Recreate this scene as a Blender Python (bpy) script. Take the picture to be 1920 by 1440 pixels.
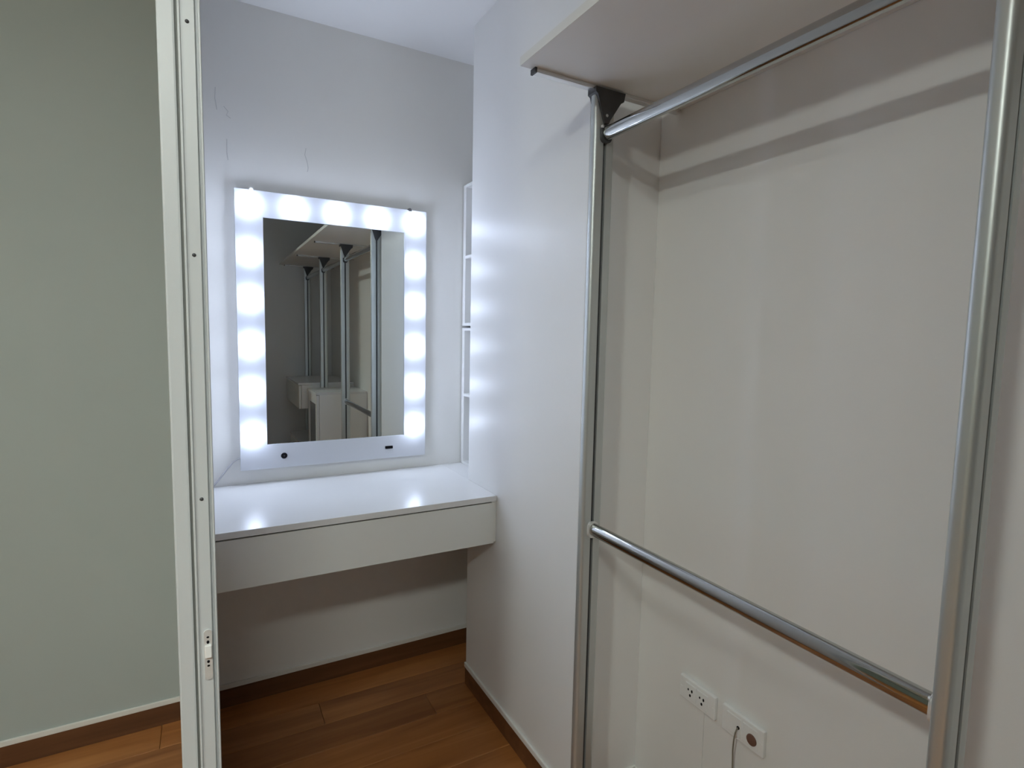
import bpy, bmesh, math, random
from mathutils import Matrix, Vector
random.seed(7)
for o in list(bpy.data.objects):
    bpy.data.objects.remove(o, do_unlink=True)
SC = bpy.context.scene
COL = SC.collection

# ------------------------------------------------------------------ camera
H = 1.35
YAW, PITCH, ROLL = 0.504312694, 0.0896478502, -0.0199593874
def cam_matrix():
    cy, sy, cp, sp = math.cos(YAW), math.sin(YAW), math.cos(PITCH), math.sin(PITCH)
    f = Vector((sy * cp, cy * cp, -sp)); rt = Vector((cy, -sy, 0)); d = f.cross(rt)
    cr, sr = math.cos(ROLL), math.sin(ROLL)
    right = cr * rt + sr * d; down = -sr * rt + cr * d
    m = Matrix((right, -down, -f)).transposed().to_4x4()
    m.translation = Vector((0, 0, H))
    return m
cam_data = bpy.data.cameras.new('camera')
cam_data.sensor_width = 36.0
cam_data.lens = 1045.627 / 1920 * 36.0
cam_data.clip_start = 0.01
cam = bpy.data.objects.new('camera', cam_data)
COL.objects.link(cam)
cam.matrix_world = cam_matrix()
SC.camera = cam

# ------------------------------------------------------------------ world, exposure
w = bpy.data.worlds.new('world'); SC.world = w
w.use_nodes = True
w.node_tree.nodes['Background'].inputs[0].default_value = (0.5, 0.52, 0.55, 1)
w.node_tree.nodes['Background'].inputs[1].default_value = 0.05
SC.view_settings.view_transform = 'Standard'
SC.view_settings.look = 'None'
SC.view_settings.gamma = 1.0
SC.view_settings.use_curve_mapping = False
SC.view_settings.exposure = 0.0
HALL_LAMP = 225.0         # radiance of the hall ceiling lamp's diffuser
BULB = 27.0               # radiance of one mirror bulb
HALL_COL = (0.93, 1.0, 0.95)
BULB_COL = (0.68, 0.78, 1.0)

# ------------------------------------------------------------------ materials
def new_mat(name):
    m = bpy.data.materials.new(name); m.use_nodes = True
    nt = m.node_tree
    return m, nt, nt.nodes['Principled BSDF']
def plain(name, col, rough=0.5, metal=0.0, noise=0.03, nscale=6.0, bump=0.0, bscale=120.0, spec=0.5, coat=0.0):
    m, nt, b = new_mat(name)
    tc = nt.nodes.new('ShaderNodeTexCoord')
    n = nt.nodes.new('ShaderNodeTexNoise'); n.inputs['Scale'].default_value = nscale
    n.inputs['Detail'].default_value = 4
    nt.links.new(tc.outputs['Object'], n.inputs['Vector'])
    r = nt.nodes.new('ShaderNodeValToRGB')
    r.color_ramp.elements[0].position = 0.3; r.color_ramp.elements[1].position = 0.7
    r.color_ramp.elements[0].color = tuple(c * (1 - noise) for c in col) + (1,)
    r.color_ramp.elements[1].color = tuple(min(1, c * (1 + noise)) for c in col) + (1,)
    nt.links.new(n.outputs['Fac'], r.inputs['Fac'])
    nt.links.new(r.outputs['Color'], b.inputs['Base Color'])
    b.inputs['Roughness'].default_value = rough
    b.inputs['Metallic'].default_value = metal
    b.inputs['Specular IOR Level'].default_value = spec
    b.inputs['Coat Weight'].default_value = coat
    if bump > 0:
        n2 = nt.nodes.new('ShaderNodeTexNoise'); n2.inputs['Scale'].default_value = bscale
        nt.links.new(tc.outputs['Object'], n2.inputs['Vector'])
        bp = nt.nodes.new('ShaderNodeBump'); bp.inputs['Strength'].default_value = bump
        bp.inputs['Distance'].default_value = 0.002
        nt.links.new(n2.outputs['Fac'], bp.inputs['Height'])
        nt.links.new(bp.outputs['Normal'], b.inputs['Normal'])
    return m
def wood(name, c1, c2, c3, rough, scale):
    m, nt, b = new_mat(name)
    tc = nt.nodes.new('ShaderNodeTexCoord')
    oi = nt.nodes.new('ShaderNodeObjectInfo')
    mul = nt.nodes.new('ShaderNodeMath'); mul.operation = 'MULTIPLY'; mul.inputs[1].default_value = 37.0
    nt.links.new(oi.outputs['Random'], mul.inputs[0])
    mp = nt.nodes.new('ShaderNodeMapping'); mp.inputs['Scale'].default_value = scale
    nt.links.new(tc.outputs['Object'], mp.inputs['Vector'])
    cmb = nt.nodes.new('ShaderNodeCombineXYZ')
    for k in range(3):
        nt.links.new(mul.outputs[0], cmb.inputs[k])
    nt.links.new(cmb.outputs[0], mp.inputs['Location'])
    n = nt.nodes.new('ShaderNodeTexNoise'); n.inputs['Scale'].default_value = 3.0
    n.inputs['Detail'].default_value = 6; n.inputs['Distortion'].default_value = 0.6
    nt.links.new(mp.outputs[0], n.inputs['Vector'])
    r = nt.nodes.new('ShaderNodeValToRGB')
    e = r.color_ramp.elements
    e[0].position = 0.28; e[0].color = c1 + (1,)
    e[1].position = 0.74; e[1].color = c3 + (1,)
    mid = e.new(0.5); mid.color = c2 + (1,)
    nt.links.new(n.outputs['Fac'], r.inputs['Fac'])
    hv = nt.nodes.new('ShaderNodeHueSaturation')
    mr = nt.nodes.new('ShaderNodeMapRange')
    mr.inputs['To Min'].default_value = 0.86; mr.inputs['To Max'].default_value = 1.16
    nt.links.new(oi.outputs['Random'], mr.inputs['Value'])
    nt.links.new(mr.outputs[0], hv.inputs['Value'])
    nt.links.new(r.outputs['Color'], hv.inputs['Color'])
    nt.links.new(hv.outputs['Color'], b.inputs['Base Color'])
    b.inputs['Roughness'].default_value = rough
    return m
def emit(name, col, strength):
    m, nt, b = new_mat(name)
    n = nt.nodes.new('ShaderNodeTexNoise'); n.inputs['Scale'].default_value = 2
    b.inputs['Base Color'].default_value = (0.9, 0.9, 0.9, 1)
    b.inputs['Emission Color'].default_value = col + (1,)
    b.inputs['Emission Strength'].default_value = strength
    return m
M = {}
M['wall'] = plain('white_wall_paint', (0.86, 0.852, 0.825), 0.62, noise=0.015, nscale=2.5, bump=0.05, bscale=260)
M['wall_panel'] = plain('white_laminate_cladding', (0.85, 0.845, 0.83), 0.36, noise=0.012, nscale=2.0, bump=0.02, bscale=90)
M['hall_bounce_cut'] = plain('dark_bounce_cut_green', (0.24, 0.285, 0.25), 0.6, noise=0.03, nscale=2.5, bump=0.05, bscale=260)  # unseen hall walls, coloured dark to reduce bounced light
M['hall_back'] = plain('toned_down_hall_back', (0.445, 0.495, 0.475), 0.6, noise=0.02, nscale=2.0, bump=0.05, bscale=260)  # greenish wall with dimmer light put into its colour
M['ceiling'] = plain('white_ceiling_paint', (0.88, 0.88, 0.87), 0.8, noise=0.01, nscale=3)
M['trim'] = plain('white_trim_paint', (0.80, 0.79, 0.745), 0.4, noise=0.02)
M['desk'] = plain('white_satin_laminate', (0.80, 0.80, 0.79), 0.24, noise=0.01, nscale=3)
M['desk_front'] = plain('white_matt_laminate', (0.80, 0.81, 0.775), 0.42, noise=0.012, nscale=2.5)
M['gap'] = plain('dark_joint', (0.05, 0.05, 0.045), 0.7)
M['crack'] = plain('grey_crack', (0.58, 0.58, 0.58), 0.8)
M['shadow_gap'] = plain('grey_gap_shade', (0.20, 0.205, 0.19), 0.6)  # shade of the jamb gap, given as a grey colour
M['jamb'] = plain('painted_metal_jamb', (0.585, 0.605, 0.61), 0.38, noise=0.02, nscale=3)
M['alu'] = plain('anodised_aluminium', (0.58, 0.605, 0.595), 0.42, metal=0.7, noise=0.02, nscale=4)
M['arm'] = plain('bright_aluminium', (0.80, 0.80, 0.80), 0.22, metal=0.9, noise=0.02)
M['chrome'] = plain('polished_chrome', (0.50, 0.505, 0.49), 0.09, metal=1.0, noise=0.01)
M['plastic_dark'] = plain('dark_grey_plastic', (0.055, 0.055, 0.058), 0.45, noise=0.06, nscale=30)
M['black'] = plain('black_plastic', (0.004, 0.004, 0.006), 0.5, spec=0.15)
M['plastic_white'] = plain('white_socket_plastic', (0.88, 0.88, 0.86), 0.3, noise=0.01)
M['jack'] = plain('brown_jack_insert', (0.17, 0.085, 0.06), 0.5, noise=0.12, nscale=40)
M['cord'] = plain('grey_cord_sheath', (0.24, 0.21, 0.16), 0.5)
M['cord_light'] = plain('pale_cord_sheath', (0.55, 0.55, 0.58), 0.45)
M['steel'] = plain('zinc_steel', (0.74, 0.74, 0.73), 0.35, metal=0.35, noise=0.08, nscale=60)
M['acrylic'] = plain('white_acrylic_frame', (0.66, 0.68, 0.73), 0.22, noise=0.006)
M['shelf'] = plain('white_shelf_board', (0.84, 0.83, 0.80), 0.45, noise=0.015, nscale=3)
M['glass_dark'] = plain('smoked_glass', (0.05, 0.055, 0.05), 0.06, noise=0.02)
M['floor'] = wood('brown_plank_wood', (0.235, 0.080, 0.019), (0.345, 0.130, 0.034), (0.46, 0.195, 0.060), 0.36, (0.55, 6.5, 6.5))
M['skirting'] = wood('dark_brown_skirting_wood', (0.10, 0.038, 0.013), (0.14, 0.055, 0.020), (0.19, 0.080, 0.032), 0.42, (0.6, 6.0, 8.0))
M['bulb'] = emit('lit_bulb_glass', BULB_COL, BULB)
M['lamp'] = emit('lit_lamp_diffuser', HALL_COL, HALL_LAMP)
M['fill_glow'] = emit('fill_strip_glow', HALL_COL, HALL_LAMP * 0.33)  # glow of the added fill strip
mm, nt, b = new_mat('silvered_mirror_glass')
tcn = nt.nodes.new('ShaderNodeTexCoord'); nn = nt.nodes.new('ShaderNodeTexNoise'); nn.inputs['Scale'].default_value = 1.5
nt.links.new(tcn.outputs['Object'], nn.inputs['Vector'])
rr = nt.nodes.new('ShaderNodeValToRGB')
rr.color_ramp.elements[0].color = (0.79, 0.835, 0.825, 1); rr.color_ramp.elements[1].color = (0.81, 0.855, 0.845, 1)
nt.links.new(nn.outputs['Fac'], rr.inputs['Fac']); nt.links.new(rr.outputs['Color'], b.inputs['Base Color'])
b.inputs['Metallic'].default_value = 1.0; b.inputs['Roughness'].default_value = 0.0
M['mirror'] = mm

# ------------------------------------------------------------------ builders
def mesh_obj(name, bm, mat, parent=None, smooth=False):
    me = bpy.data.meshes.new(name)
    bmesh.ops.recalc_face_normals(bm, faces=bm.faces)
    bm.to_mesh(me); bm.free()
    if smooth:
        for p in me.polygons:
            p.use_smooth = True
    me.materials.append(M[mat])
    o = bpy.data.objects.new(name, me); COL.objects.link(o)
    if parent:
        o.parent = parent
        o.matrix_parent_inverse = parent.matrix_basis.inverted()
    return o
def add_box(bm, x0, x1, y0, y1, z0, z1, bev=0.0, seg=2):
    r = bmesh.ops.create_cube(bm, size=1.0)
    vs = r['verts']
    for v in vs:
        v.co = Vector(((x0 + x1) / 2 + v.co.x * (x1 - x0), (y0 + y1) / 2 + v.co.y * (y1 - y0), (z0 + z1) / 2 + v.co.z * (z1 - z0)))
    if bev > 0:
        es = list({e for v in vs for e in v.link_edges})
        bmesh.ops.bevel(bm, geom=es, offset=bev, segments=seg, profile=0.6, affect='EDGES')
def box(name, x0, x1, y0, y1, z0, z1, mat, parent=None, bev=0.0, seg=2):
    bm = bmesh.new(); add_box(bm, x0, x1, y0, y1, z0, z1, bev, seg)
    return mesh_obj(name, bm, mat, parent)
AX = {'x': lambda u, v, t: (t, u, v), 'y': lambda u, v, t: (u, t, v), 'z': lambda u, v, t: (u, v, t)}
def add_prism(bm, pts, axis, t0, t1):
    f = AX[axis]
    a = [bm.verts.new(f(u, v, t0)) for u, v in pts]; c = [bm.verts.new(f(u, v, t1)) for u, v in pts]
    n = len(pts)
    for i in range(n):
        bm.faces.new((a[i], a[(i + 1) % n], c[(i + 1) % n], c[i]))
    bm.faces.new(a); bm.faces.new(list(reversed(c)))
def prism(name, pts, axis, t0, t1, mat, parent=None, smooth=False):
    bm = bmesh.new(); add_prism(bm, pts, axis, t0, t1)
    o = mesh_obj(name, bm, mat, parent)
    if smooth:
        shade_auto(o)
    return o
def shade_auto(o, ang=35):
    me = o.data
    for p in me.polygons:
        p.use_smooth = True
    bm = bmesh.new(); bm.from_mesh(me)
    for e in bm.edges:
        if len(e.link_faces) == 2 and e.calc_face_angle(0) > math.radians(ang):
            e.smooth = False
    bm.to_mesh(me); bm.free()
def ell(cu, cv, ru, rv, n=24):
    return [(cu + ru * math.cos(2 * math.pi * i / n), cv + rv * math.sin(2 * math.pi * i / n)) for i in range(n)]
def rrect(u0, u1, v0, v1, r, n=5):
    out = []
    for cu, cv, a0 in ((u1 - r, v1 - r, 0), (u0 + r, v1 - r, 90), (u0 + r, v0 + r, 180), (u1 - r, v0 + r, 270)):
        for i in range(n + 1):
            a = math.radians(a0 + 90 * i / n)
            out.append((cu + r * math.cos(a), cv + r * math.sin(a)))
    return out
def tube(name, pts, rad, mat, parent=None, n=10):
    bm = bmesh.new(); rings = []
    P = [Vector(p) for p in pts]
    for i, p in enumerate(P):
        t = (P[min(i + 1, len(P) - 1)] - P[max(i - 1, 0)]).normalized()
        u = t.cross(Vector((0.3, 0.2, 1.0)).normalized()).normalized()
        if u.length < 0.1:
            u = t.cross(Vector((1, 0, 0))).normalized()
        v = t.cross(u)
        rings.append([bm.verts.new(p + rad * (math.cos(2 * math.pi * k / n) * u + math.sin(2 * math.pi * k / n) * v)) for k in range(n)])
    for a, c in zip(rings, rings[1:]):
        for k in range(n):
            bm.faces.new((a[k], a[(k + 1) % n], c[(k + 1) % n], c[k]))
    bm.faces.new(rings[0]); bm.faces.new(rings[-1])
    o = mesh_obj(name, bm, mat, parent); shade_auto(o, 60)
    return o
def lathe(name, prof, origin, axis, mat, parent=None, n=28):
    # prof: (radius, distance along axis); axis: unit vector
    ax = Vector(axis).normalized()
    u = ax.orthogonal().normalized(); v = ax.cross(u)
    bm = bmesh.new(); rings = []
    for r, t in prof:
        c = Vector(origin) + ax * t
        if r < 1e-6:
            rings.append([bm.verts.new(c)])
        else:
            rings.append([bm.verts.new(c + r * (math.cos(2 * math.pi * k / n) * u + math.sin(2 * math.pi * k / n) * v)) for k in range(n)])
    for a, c in zip(rings, rings[1:]):
        for k in range(n):
            k2 = (k + 1) % n
            if len(a) == 1 and len(c) > 1:
                bm.faces.new((a[0], c[k], c[k2]))
            elif len(c) == 1 and len(a) > 1:
                bm.faces.new((a[k], a[k2], c[0]))
            elif len(a) > 1:
                bm.faces.new((a[k], a[k2], c[k2], c[k]))
    for rg in (rings[0], rings[-1]):
        if len(rg) > 1:
            bm.faces.new(rg)
    o = mesh_obj(name, bm, mat, parent); shade_auto(o, 40)
    return o
def thing(name, loc, label, cat, group=None):
    o = bpy.data.objects.new(name, None); COL.objects.link(o)
    o.location = loc; o.empty_display_size = 0.05
    o['label'] = label; o['category'] = cat
    if group:
        o['group'] = group
    return o
def tag(o, label, cat, group=None):
    o['label'] = label; o['category'] = cat
    if group:
        o['group'] = group
    return o
def struct(o, label=None, cat=None):
    o['kind'] = 'structure'
    if label:
        o['label'] = label
    if cat:
        o['category'] = cat
    return o

# ------------------------------------------------------------------ the room
YB = 2.13        # vanity wall
XP = 0.852       # side of the pilaster
XW = 1.085       # wall behind the clothes rails
YE = 1.168       # end wall of the rail recess (front of the pilaster)
YPB = 1.868      # rear edge of the pilaster
YR = -1.42       # rear wall of the dressing room
YH = -2.60       # rear wall of the hall
XH = -2.6        # far side of the hall
ZC = 2.415
XL, XR_ = -0.042, 0.004   # partition faces
YJ0, YJ1 = -0.27, 0.85    # door opening in the partition
BB = 0.070

fl = struct(box('floor', XH - 0.1, XW + 0.1, YH - 0.1, YB + 0.1, -0.08, -0.012, 'skirting'), 'brown wooden plank floor running under the vanity desk and past the jamb', 'floor')
rowh = 0.125
plank_meshes = {}
def plank(x0, x1, y0, y1):
    key = (round(x1 - x0, 3), round(y1 - y0, 3))
    if key not in plank_meshes:
        bm = bmesh.new()
        lx, ly = x1 - x0, y1 - y0; g = 0.0006; c = 0.0014
        b0 = [bm.verts.new(p) for p in ((g, g, -0.012), (lx - g, g, -0.012), (lx - g, ly - g, -0.012), (g, ly - g, -0.012))]
        b1 = [bm.verts.new((p.co.x, p.co.y, -0.0012)) for p in b0]
        b2 = [bm.verts.new((x, y, 0)) for x, y in ((g + c, g + c), (lx - g - c, g + c), (lx - g - c, ly - g - c), (g + c, ly - g - c))]
        for A, B in ((b0, b1), (b1, b2)):
            for i in range(4):
                bm.faces.new((A[i], A[(i + 1) % 4], B[(i + 1) % 4], B[i]))
        bm.faces.new(b2); bm.faces.new(b0)
        bmesh.ops.recalc_face_normals(bm, faces=bm.faces)
        me = bpy.data.meshes.new('plank'); bm.to_mesh(me); bm.free()
        me.materials.append(M['floor']); plank_meshes[key] = me
    o = bpy.data.objects.new('plank', plank_meshes[key]); COL.objects.link(o)
    o.location = (x0, y0, 0); o.parent = fl
y = YB; row = 0
while y > YH + 0.001:
    y0 = max(YH, y - rowh)
    x = XH + (0.0, -0.73, -0.37, -1.0)[row % 4]
    xe = XW if y0 > YR - 0.2 else XL
    while x < xe:
        a, c = max(x, XH), min(x + 1.22, xe)
        if c - a > 0.02:
            plank(a, c, y0, y)
        x += 1.22
    y = y0; row += 1

struct(box('ceiling', XH - 0.1, XW + 0.1, YH - 0.1, YB + 0.1, ZC, ZC + 0.1, 'ceiling'), 'plain white painted ceiling above the vanity niche', 'ceiling')
struct(box('wall_hall_back', XH - 0.1, XL, YB, YB + 0.1, -0.012, ZC, 'hall_back'), 'greenish wall left of the door jamb, colour darkened to offset strong hall light', 'wall')
wb = struct(box('wall_back', XL, XW + 0.1, YB, YB + 0.1, -0.012, ZC, 'wall'), 'white painted wall that carries the lit mirror', 'wall')
struct(box('wall_right', XW, XW + 0.1, YR - 0.1, YB, -0.012, ZC, 'wall'), 'white wall behind the chrome clothes rails, with sockets', 'wall')
struct(box('wall_pilaster', XP, XW, YE, YPB, -0.012, ZC, 'wall_panel', bev=0.002), 'smooth white pilaster between the vanity desk and the clothes rails', 'wall')
struct(box('wall_partition', XL, XR_, YJ1 + 0.03, YB, -0.012, ZC, 'wall'), 'thin white partition behind the door jamb', 'wall')
struct(box('wall_partition_near', XL, XR_, YH, YJ0, -0.012, ZC, 'wall'), 'thin white partition on the near side of the doorway', 'wall')
struct(box('wall_hall', XH - 0.1, XH, YH - 0.1, YB, -0.012, ZC, 'hall_bounce_cut'), 'unseen wall on the far side of the hall, darkened to cut bounce light', 'wall')
struct(box('wall_hall_front', XH, XL, YH - 0.1, YH, -0.012, ZC, 'hall_bounce_cut'), 'unseen wall at the rear of the hall, darkened to cut bounce light', 'wall')
struct(box('wall_front', XR_, XW, YR - 0.1, YR, -0.012, ZC, 'wall'), 'white wall behind the photographer, seen in the mirror', 'wall')

def skirt(side, n, x0, x1, y0, y1, face):
    # face: outward normal of the wall ('-y', '-x', '+x', '+y'); brown board with a white bead above it
    P, Q = 0.004, 0.0075
    def ext(d):
        if face == '-y': return (x0, x1, y0 - d, y0)
        if face == '+y': return (x0, x1, y0, y0 + d)
        if face == '-x': return (x0 - d, x0, y0, y1)
        return (x0, x0 + d, y0, y1)
    a = ext(P)
    o = box('baseboard_' + side, *a, 0.0, BB, 'skirting', bev=0.001, seg=1)
    struct(o, 'brown wooden baseboard along the %s' % n, 'baseboard')
    a = ext(Q)
    t = box('trim_' + side, *a, BB, BB + 0.018, 'trim', bev=0.0025, seg=2)
    struct(t, 'white bead above the brown baseboard of the %s' % n, 'trim')
skirt('back', 'vanity wall under the desk', XR_, XW, YB, YB, '-y')
skirt('hall_back', 'hall wall left of the jamb', XH, XL, YB, YB, '-y')
skirt('pilaster', 'white pilaster', XP, XP, YE, YPB, '-x')
skirt('recess_end', 'short end wall of the rail recess', XP, XW, YE, YE, '-y')
skirt('right', 'wall behind the clothes rails', XW, XW, YR, YE - 0.008, '-x')
skirt('front', 'wall behind the photographer', XR_, XW - 0.008, YR, YR, '+y')

def crack(pts):
    tube('hairline_crack', [(x, YB - 0.0002, z) for x, z in pts], 0.0007, 'crack', wb, 6)
# ------------------------------------------------------------------ door jamb
dj = thing('trim_door_jamb', ((XL + XR_) / 2, YJ1, 0), 'white door jamb post with a steel strike plate, left of the mirror', 'door jamb')
dj['kind'] = 'structure'
box('casing', -0.0420, -0.0225, YJ1 - 0.006, YJ1 + 0.03, 0.0, ZC, 'jamb', dj, bev=0.0025)
prism('jamb_profile', [(-0.0195, YJ1 + 0.03), (-0.0195, YJ1 - 0.012), (-0.0185, YJ1 - 0.0135), (-0.0170, YJ1 - 0.0135), (-0.0160, YJ1 - 0.011),
                       (-0.0010, YJ1 - 0.011), (0.0005, YJ1 - 0.004), (0.0028, YJ1 - 0.004), (0.0032, YJ1 - 0.0135), (0.0052, YJ1 - 0.0135),
                       (0.0060, YJ1 - 0.012), (0.0060, YJ1 + 0.03)], 'z', 0.0, ZC, 'jamb', dj)
box('shadow_gap', -0.0230, -0.0190, YJ1 - 0.001, YJ1 + 0.03, 0.0, ZC, 'shadow_gap', dj)  # dark strip standing in for the shade between casing and jamb
yf = YJ1 - 0.011
for z in (1.729, 1.443, 1.121, 0.55, 0.2, 2.05):
    lathe('screw', [(0, -0.0016), (0.0013, -0.0014), (0.0024, -0.0004), (0.0026, 0.001)], (-0.0088, yf, z), (0, 1, 0), 'plastic_dark', dj, 12)
sp = prism('strike_plate', rrect(-0.0112, -0.0014, 0.866, 0.938, 0.0047), 'y', yf - 0.0018, yf + 0.0005, 'steel', dj)
lip = box('strike_lip', -0.0106, -0.0020, yf - 0.0050, yf - 0.0015, 0.8985, 0.9165, 'plastic_white', sp, bev=0.0012)
for z, h in ((0.9205, 0.0030), (0.9275, 0.0016), (0.8925, 0.0026), (0.8865, 0.0016)):
    prism('latch_hole', ell(-0.0064, z, 0.0017, h * 0.8, 12), 'y', yf - 0.0022, yf - 0.0016, 'black', sp)

# ------------------------------------------------------------------ vanity desk
DZ, DF = 0.806, 1.63
dk = thing('vanity_desk', (0.42, YB, 0), 'white wall-mounted vanity desk with one wide flush drawer under the mirror', 'desk')
box('desk_top', XR_ + 0.001, XP - 0.001, DF, YB - 0.001, DZ - 0.019, DZ, 'desk', dk, bev=0.0015)
box('desk_top_return', XP - 0.001, XW - 0.002, YPB + 0.002, YB - 0.001, DZ - 0.019, DZ, 'desk', dk, bev=0.001)
box('desk_side', XR_ + 0.001, XR_ + 0.017, DF + 0.03, YB - 0.001, 0.645, DZ - 0.019, 'desk_front', dk)
box('desk_side', XP - 0.017, XP - 0.001, DF + 0.006, YB - 0.001, 0.645, DZ - 0.019, 'desk_front', dk)
box('desk_back', XR_ + 0.017, XP - 0.017, YB - 0.02, YB - 0.002, 0.645, DZ - 0.019, 'desk_front', dk)
dr = box('drawer_front', XR_ + 0.004, XP - 0.009, DF + 0.004, DF + 0.022, 0.641, DZ - 0.024, 'desk_front', dk, bev=0.0012)
box('drawer_base', XR_ + 0.018, XP - 0.018, DF + 0.022, YB - 0.022, 0.650, 0.660, 'desk_front', dr)
box('finger_gap', XR_ + 0.018, XP - 0.017, DF + 0.012, DF + 0.03, DZ - 0.0245, DZ - 0.0195, 'gap', dk)

# ------------------------------------------------------------------ lit mirror
YM = 2.10
mx0, mx1, mz0, mz1 = 0.0985, 0.7655, 0.860, 1.812
gx0, gx1, gz0, gz1 = 0.1840, 0.6785, 0.9455, 1.7260
mi = thing('vanity_mirror', ((mx0 + mx1) / 2, YB, mz0), 'rectangular mirror in a white frame ringed with lit round bulbs', 'mirror')
bm = bmesh.new()
add_box(bm, mx0, gx0, YM, YB - 0.0015, mz0, mz1, 0)
add_box(bm, gx1, mx1, YM, YB - 0.0015, mz0, mz1, 0)
add_box(bm, gx0, gx1, YM, YB - 0.0015, mz0, gz0, 0)
add_box(bm, gx0, gx1, YM, YB - 0.0015, gz1, mz1, 0)
bmesh.ops.remove_doubles(bm, verts=bm.verts, dist=1e-5)
fr = mesh_obj('frame', bm, 'acrylic', mi)
box('mirror_glass', gx0, gx1, YM + 0.004, YM + 0.008, gz0, gz1, 'mirror', mi)
bulb_pos = [(0.1400 + 0.147 * i, 1.770) for i in range(5)]
for z in (1.611, 1.453, 1.294, 1.136, 0.979):
    bulb_pos += [(0.1400, z), (0.7270, z)]
BH = 0.0170  # height of the globe's centre above the frame
bulb_pos = [(x * 0.9885, H + (z - H) * 0.9885) for x, z in bulb_pos]
bprof = [(0.0135, 0.001)] + [(0.0215 * math.sin(a), BH - 0.0215 * math.cos(a)) for a in [math.radians(d) for d in range(40, 180, 10)]] + [(0.0, BH + 0.0215)]
for x, z in bulb_pos:
    bl = lathe('bulb', bprof, (x, YM, z), (0, -1, 0), 'bulb', mi, 20)
    bl['label'] = 'lit globe bulb'
    lathe('bulb_collar', [(0.0185, -0.001), (0.0185, 0.002), (0.0150, 0.005), (0.0140, 0.005), (0.0140, -0.001)], (x, YM, z), (0, -1, 0), 'acrylic', bl, 20)
sw = lathe('touch_switch', [(0.0, 0.003), (0.0085, 0.003), (0.0105, 0.0015), (0.0110, -0.001)], (0.2385, YM, 0.9020), (0, -1, 0), 'black', mi, 24)
sw['label'] = 'round black touch switch'
lathe('switch_dot', [(0.0, 0.0036), (0.0022, 0.0036), (0.0024, 0.0025)], (0.2385, YM, 0.9020), (0, -1, 0), 'plastic_dark', sw, 12)
us = prism('usb_port', rrect(0.6030, 0.6330, 0.8960, 0.9070, 0.002), 'y', YM - 0.0022, YM + 0.001, 'black', mi)
us['label'] = 'small black rectangular port'
for x, mt in ((0.150, 'plastic_white'), (0.700, 'plastic_dark')):
    prism('hanging_clip', [(x - 0.006, mz1 - 0.004), (x + 0.006, mz1 - 0.004), (x + 0.006, mz1 + 0.003), (x + 0.003, mz1 + 0.007), (x - 0.003, mz1 + 0.007), (x - 0.006, mz1 + 0.003)], 'y', YM - 0.0015, YM + 0.02, mt, mi)
def bez(a, b_, c, d, n=14):
    out = []
    for i in range(n + 1):
        t = i / n
        out.append(tuple((1 - t) ** 3 * a[k] + 3 * (1 - t) ** 2 * t * b_[k] + 3 * (1 - t) * t * t * c[k] + t ** 3 * d[k] for k in range(3)))
    return out
pc = tube('power_cable', bez((0.101, 2.118, 0.902), (0.075, 2.118, 0.902), (0.055, 2.12, 0.86), (0.014, 2.122, 0.812)), 0.0032, 'cord_light', mi)
pc['label'] = 'thin pale cable running down to the desk corner'

# ------------------------------------------------------------------ narrow cube shelves on the desk
def cube_shelf(z0, z1, zm, label):
    x0, x1, y0, y1 = 0.932, XW - 0.002, YPB + 0.006, YB - 0.006
    t = thing('cube_shelf', ((x0 + x1) / 2, (y0 + y1) / 2, z0), label, 'shelf', 'white open shelves behind the pilaster')
    box('side_panel', x0, x1, y1 - 0.024, y1, z0, z1, 'desk', t, bev=0.001, seg=1)
    box('side_panel', x0, x1, y0, y0 + 0.024, z0, z1, 'desk', t, bev=0.001, seg=1)
    box('back_panel', x1 - 0.006, x1, y0 + 0.024, y1 - 0.024, z0 + 0.011, z1 - 0.011, 'desk', t)
    for z in (z0, zm - 0.0055, z1 - 0.011):
        box('shelf_board', x0 + 0.0005, x1 - 0.006, y0 + 0.024, y1 - 0.024, z, z + 0.011, 'desk', t)
cube_shelf(DZ + 0.0005, 1.370, 1.096, 'lower of two narrow white open shelves, standing on the desk behind the pilaster edge')
cube_shelf(1.3795, 1.940, 1.654, 'upper of two narrow white open shelves, stacked behind the pilaster edge')

# ------------------------------------------------------------------ poles, shelf and rails
PX0, PX1, PCX = 0.811, 0.870, 0.841
HD = 0.0118      # half depth of the pole section
PY = [1.105, 0.3220, -0.461, -1.244]
SZ = 1.930
def pole_section(cy, hd=HD):
    # rounded aluminium section with a slot on both narrow (rail) faces
    g, gd = 0.0045, 0.0065
    pts = []
    r = 0.0088
    def arc(cu, cv, a0, a1, n=6):
        for i in range(n + 1):
            a = math.radians(a0 + (a1 - a0) * i / n)
            pts.append((cu + r * math.cos(a), cv + r * math.sin(a)))
    y0, y1 = cy - hd, cy + hd
    pts += [(PCX - g, y0), (PCX - g, y0 + gd), (PCX + g, y0 + gd), (PCX + g, y0)]
    arc(PX1 - r, y0 + r, 270, 360); arc(PX1 - r, y1 - r, 0, 90)
    pts += [(PCX + g, y1), (PCX + g, y1 - gd), (PCX - g, y1 - gd), (PCX - g, y1)]
    arc(PX0 + r, y1 - r, 90, 180); arc(PX0 + r, y0 + r, 180, 270)
    return pts
pole_labels = ['silver aluminium pole at the pilaster, holding the left ends of both rails',
               'large silver aluminium pole at the right edge, nearest to the photographer',
               'silver aluminium pole seen only in the mirror, beside the glass-fronted cabinet',
               'farthest silver aluminium pole, seen only in the mirror at the shelf end']
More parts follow.
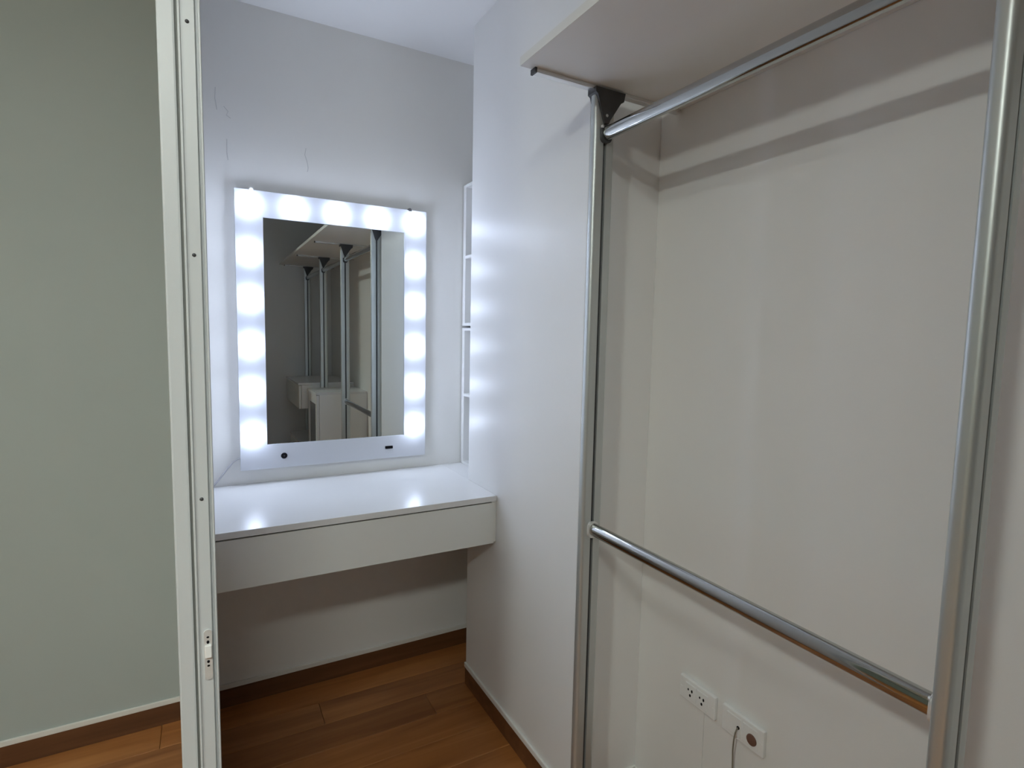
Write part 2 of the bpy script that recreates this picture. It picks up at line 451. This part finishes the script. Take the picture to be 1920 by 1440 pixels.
for i, cy in enumerate(PY):
    t = thing('support_pole', (PCX, cy, 0), pole_labels[i], 'pole', 'aluminium poles of the clothes rack')
    po = prism('pole_profile', pole_section(cy), 'z', 0.012, SZ - 0.016, 'alu', t); shade_auto(po, 40)
    for s in (-1, 1):
        box('slot_lining', PCX - 0.0044, PCX + 0.0044, cy + s * (HD - 0.0066) - 0.0006, cy + s * (HD - 0.0066) + 0.0006, 0.013, SZ - 0.017, 'plastic_dark', po)
    prism('foot', rrect(PX0 - 0.004, PX1 + 0.004, cy - 0.016, cy + 0.016, 0.010), 'z', 0.0, 0.014, 'plastic_dark', t)
    # flared plastic head under the shelf
    cn = prism('pole_connector', [(PX0 - 0.004, SZ - 0.006), (PX0 - 0.004, SZ - 0.018), (PX0 + 0.002, SZ - 0.022), (PCX - 0.010, SZ - 0.075), (PCX - 0.006, SZ - 0.084), (PCX + 0.006, SZ - 0.084),
                       (PCX + 0.010, SZ - 0.075), (PX1 + 0.012, SZ - 0.030), (PX1 + 0.020, SZ - 0.026), (PX1 + 0.024, SZ - 0.006)], 'y', cy - 0.0170, cy + 0.0150, 'plastic_dark', t)
    cn['label'] = 'dark grey tapered plastic connector'
    lathe('connector_screw', [(0, 0.0016), (0.003, 0.0012), (0.0042, -0.001)], (PCX, cy - 0.0170, SZ - 0.066), (0, -1, 0), 'alu', cn, 12)
    ar = box('shelf_arm', 0.650, XW - 0.003, cy - 0.010, cy + 0.008, SZ - 0.010, SZ, 'arm', t, bev=0.0015)
    box('arm_cap', 0.646, 0.651, cy - 0.011, cy + 0.009, SZ - 0.011, SZ, 'plastic_dark', ar)
sh = thing('closet_shelf', (0.85, -0.1, SZ), 'long white shelf board carried on the aluminium poles, top right', 'shelf')
box('shelf_board', 0.6175, XW - 0.001, -1.32, 1.109, SZ, SZ + 0.018, 'shelf', sh)
box('edge_band', 0.616, 0.6175, -1.32, 1.109, SZ, SZ + 0.018, 'trim', sh)
RZ = [(0, 1, 1.823, 'upper chrome hanging rail under the shelf at the top right'),
      (0, 1, 0.8665, 'lower chrome hanging rail crossing the wall above the sockets'),
      (1, 2, 1.823, 'middle upper chrome rail under the shelf, seen in the mirror'),
      (2, 3, 1.823, 'farthest upper chrome rail under the shelf, seen in the mirror')]
for a, c, z, lab in RZ:
    ya, yc = PY[a] - HD, PY[c] + HD
    t = thing('hanging_rail', (PCX, (ya + yc) / 2, z), lab, 'rail', 'chrome hanging rails')
    o = prism('rail_tube', ell(PCX, z, 0.0125, 0.0165, 28), 'y', yc + 0.003, ya - 0.003, 'chrome', t); shade_auto(o, 40)
    for yy, s in ((ya, -1), (yc, 1)):
        hd = prism('rail_holder', rrect(PCX - 0.0155, PCX + 0.0155, z - 0.0215, z + 0.0195, 0.013), 'y', yy, yy + s * 0.007, 'plastic_dark' if z > 1.5 else 'steel', t)
        shade_auto(hd, 40)
        lathe('holder_screw', [(0, 0.0016), (0.003, 0.0012), (0.0042, -0.002)], (PCX - 0.0125, yy + s * 0.007, z + 0.014), (0, s, 0), 'steel', hd, 12)

# ------------------------------------------------------------------ sockets
def socket_plate(y0, y1, z0, z1, label, kind):
    t = thing('wall_socket', (XW, (y0 + y1) / 2, z0), label, 'socket', 'wall sockets below the lower rail')
    bm = bmesh.new(); add_box(bm, XW - 0.011, XW - 0.0005, y0, y1, z0, z1, 0.003, 2)
    pl = mesh_obj('face_plate', bm, 'plastic_white', t)
    ym, zm = (y0 + y1) / 2, (z0 + z1) / 2
    if kind == 'double':
        mods = (ym + 0.019, ym - 0.019)
        for yy in mods:
            md = box('outlet_module', XW - 0.0135, XW - 0.010, yy - 0.0175, yy + 0.0175, z0 + 0.009, z1 - 0.009, 'plastic_white', t, bev=0.0012)
            for dy, dz, ru, rv in ((0.0070, 0.0050, 0.0021, 0.0030), (-0.0050, 0.0050, 0.0026, 0.0042), (0.0005, -0.0085, 0.0029, 0.0038)):
                prism('pin_hole', ell(yy + dy, zm + dz, ru, rv, 14), 'x', XW - 0.0140, XW - 0.0132, 'black', md)
    else:
        md = box('blank_module', XW - 0.0130, XW - 0.010, ym + 0.002, ym + 0.044, z0 + 0.009, z1 - 0.009, 'plastic_white', t, bev=0.0012)
        md = box('jack_module', XW - 0.0130, XW - 0.010, ym - 0.044, ym - 0.002, z0 + 0.009, z1 - 0.009, 'plastic_white', t, bev=0.0012)
        ji = lathe('jack_insert', [(0, 0.0032), (0.010, 0.0032), (0.0128, 0.002), (0.0135, -0.001)], (XW - 0.0130, ym - 0.0285, zm - 0.004), (-1, 0, 0), 'jack', md, 24)
        ji['label'] = 'round brown jack insert'
        lathe('cord_hole', [(0, 0.0012), (0.0038, 0.0012), (0.0040, -0.001)], (XW - 0.0130, ym + 0.0085, zm + 0.001), (-1, 0, 0), 'black', t, 16)
    for yy in (y0 + 0.006, y1 - 0.006):
        lathe('plate_screw', [(0, 0.0012), (0.002, 0.001), (0.0028, -0.001)], (XW - 0.011, yy, zm), (-1, 0, 0), 'plastic_white', pl, 10)
    return t
socket_plate(0.8835, 0.9985, 0.4110, 0.4700, 'white double power outlet with dark pin holes, left of the two', 'double')
sk = socket_plate(0.7470, 0.8620, 0.4090, 0.4725, 'white socket plate with a grey cord and round brown jack', 'jack')
cz = 0.4090 / 2 + 0.4725 / 2 + 0.001
cy = (0.7470 + 0.8620) / 2 + 0.0085
hc = tube('hanging_cord', bez((XW - 0.0142, cy, cz), (XW - 0.030, cy - 0.004, cz + 0.001), (XW - 0.024, cy + 0.002, cz - 0.03), (XW - 0.017, cy + 0.008, cz - 0.06))
         + bez((XW - 0.014, cy + 0.009, cz - 0.09), (XW - 0.011, cy + 0.010, cz - 0.16), (XW - 0.011, cy + 0.008, cz - 0.24), (XW - 0.011, cy + 0.009, 0.089)), 0.0017, 'cord', sk)
hc['label'] = 'thin grey cord hanging down the wall'
tag(box('cable_trunking', XW - 0.0035, XW - 0.0005, 0.922, 0.946, BB + 0.0185, 0.4105, 'wall', bev=0.001), 'flat white cable trunking running down from the double outlet', 'trunking')

# ------------------------------------------------------------------ storage behind the photographer, seen in the mirror
def bay(i):
    return PY[i + 1] + 0.0215, PY[i] - 0.0215
y0, y1 = PY[2] + 0.022, -0.05
c = thing('glass_cabinet', (0.89, (y0 + y1) / 2, 0), 'white floor cabinet with dark glass door, seen in the mirror', 'cabinet')
X0 = 0.712
box('cabinet_top', X0 - 0.006, XW - 0.002, y0, y1, 0.872, 0.889, 'desk', c, bev=0.001)
box('cabinet_side', X0 + 0.02, XW - 0.002, y0, y0 + 0.017, 0.017, 0.872, 'shelf', c)
box('cabinet_side', X0 + 0.02, XW - 0.002, y1 - 0.017, y1, 0.017, 0.872, 'shelf', c)
box('cabinet_base', X0 + 0.02, XW - 0.002, y0, y1, 0.0, 0.017, 'shelf', c)
box('cabinet_back', XW - 0.012, XW - 0.002, y0 + 0.017, y1 - 0.017, 0.017, 0.872, 'shelf', c)
bm = bmesh.new()
for a in ((y0 + 0.003, y0 + 0.055, 0.012, 0.868), (y1 - 0.055, y1 - 0.003, 0.012, 0.868), (y0 + 0.055, y1 - 0.055, 0.012, 0.40), (y0 + 0.055, y1 - 0.055, 0.80, 0.868)):
    add_box(bm, X0, X0 + 0.018, *a)
dd = mesh_obj('door', bm, 'desk', c)
box('door_glass', X0 + 0.007, X0 + 0.011, y0 + 0.054, y1 - 0.054, 0.399, 0.801, 'glass_dark', dd)
y0, y1 = bay(2)
def drawer_box(X0, z0, z1, label):
    d = thing('drawer_unit', (0.86, (y0 + y1) / 2, z0), label, 'drawer unit', 'white drawer boxes seen in the mirror')
    box('top_board', X0 - 0.004, XW - 0.002, y0, y1, z1 - 0.017, z1, 'desk', d, bev=0.001)
    box('carcass', X0 + 0.02, XW - 0.002, y0, y1, z0, z1 - 0.018, 'shelf', d)
    box('drawer_front', X0, X0 + 0.018, y0 + 0.002, y1 - 0.002, z0 - 0.002, z1 - 0.021, 'desk_front', d, bev=0.0015)
drawer_box(0.650, 0.720, 0.925, 'upper white drawer box hung between far poles, seen in the mirror')
drawer_box(0.675, 0.200, 0.420, 'lower white drawer box between far poles, seen in the mirror')

# ------------------------------------------------------------------ hall ceiling lamp and added fill strip (both out of frame)
def ceiling_lamp(LX, LY, k, label, mat='lamp'):
    lp = thing('ceiling_lamp', (LX, LY, ZC), label, 'lamp')
    lathe('lamp_base', [(0.0, 0.0), (0.112 * k, 0.0), (0.112 * k, 0.018), (0.100 * k, 0.020), (0.0, 0.020)], (LX, LY, ZC - 0.0005), (0, 0, -1), 'plastic_white', lp, 40)
    lathe('lamp_diffuser', [(0.098 * k, 0.020), (0.098 * k, 0.030), (0.090 * k, 0.042), (0.070 * k, 0.050), (0.04 * k, 0.054), (0.0, 0.055)], (LX, LY, ZC - 0.0005), (0, 0, -1), mat, lp, 40)
ceiling_lamp(-1.30, -0.25, 1.0, 'round white ceiling lamp in the hall, left of the doorway')
ll = thing('fill_strip', (-0.36, -0.75, ZC), 'unseen fill strip added on the hall ceiling beside the doorway', 'lamp')  # added source that fills the drawer front and niche floor
box('lamp_base', -0.67, -0.06, -0.87, -0.63, ZC - 0.020, ZC - 0.0005, 'plastic_white', ll, bev=0.004)
box('lamp_diffuser', -0.65, -0.08, -0.85, -0.65, ZC - 0.050, ZC - 0.020, 'fill_glow', ll, bev=0.008)

# ------------------------------------------------------------------ hairline cracks in the vanity wall
crack([(0.330, 1.985), (0.326, 1.962), (0.333, 1.940), (0.337, 1.918), (0.334, 1.905)])
crack([(0.052, 2.130), (0.050, 2.095), (0.055, 2.060)])
crack([(0.075, 2.075), (0.088, 2.060), (0.082, 2.048), (0.095, 2.040)])
crack([(0.082, 1.972), (0.081, 1.930), (0.084, 1.905)])
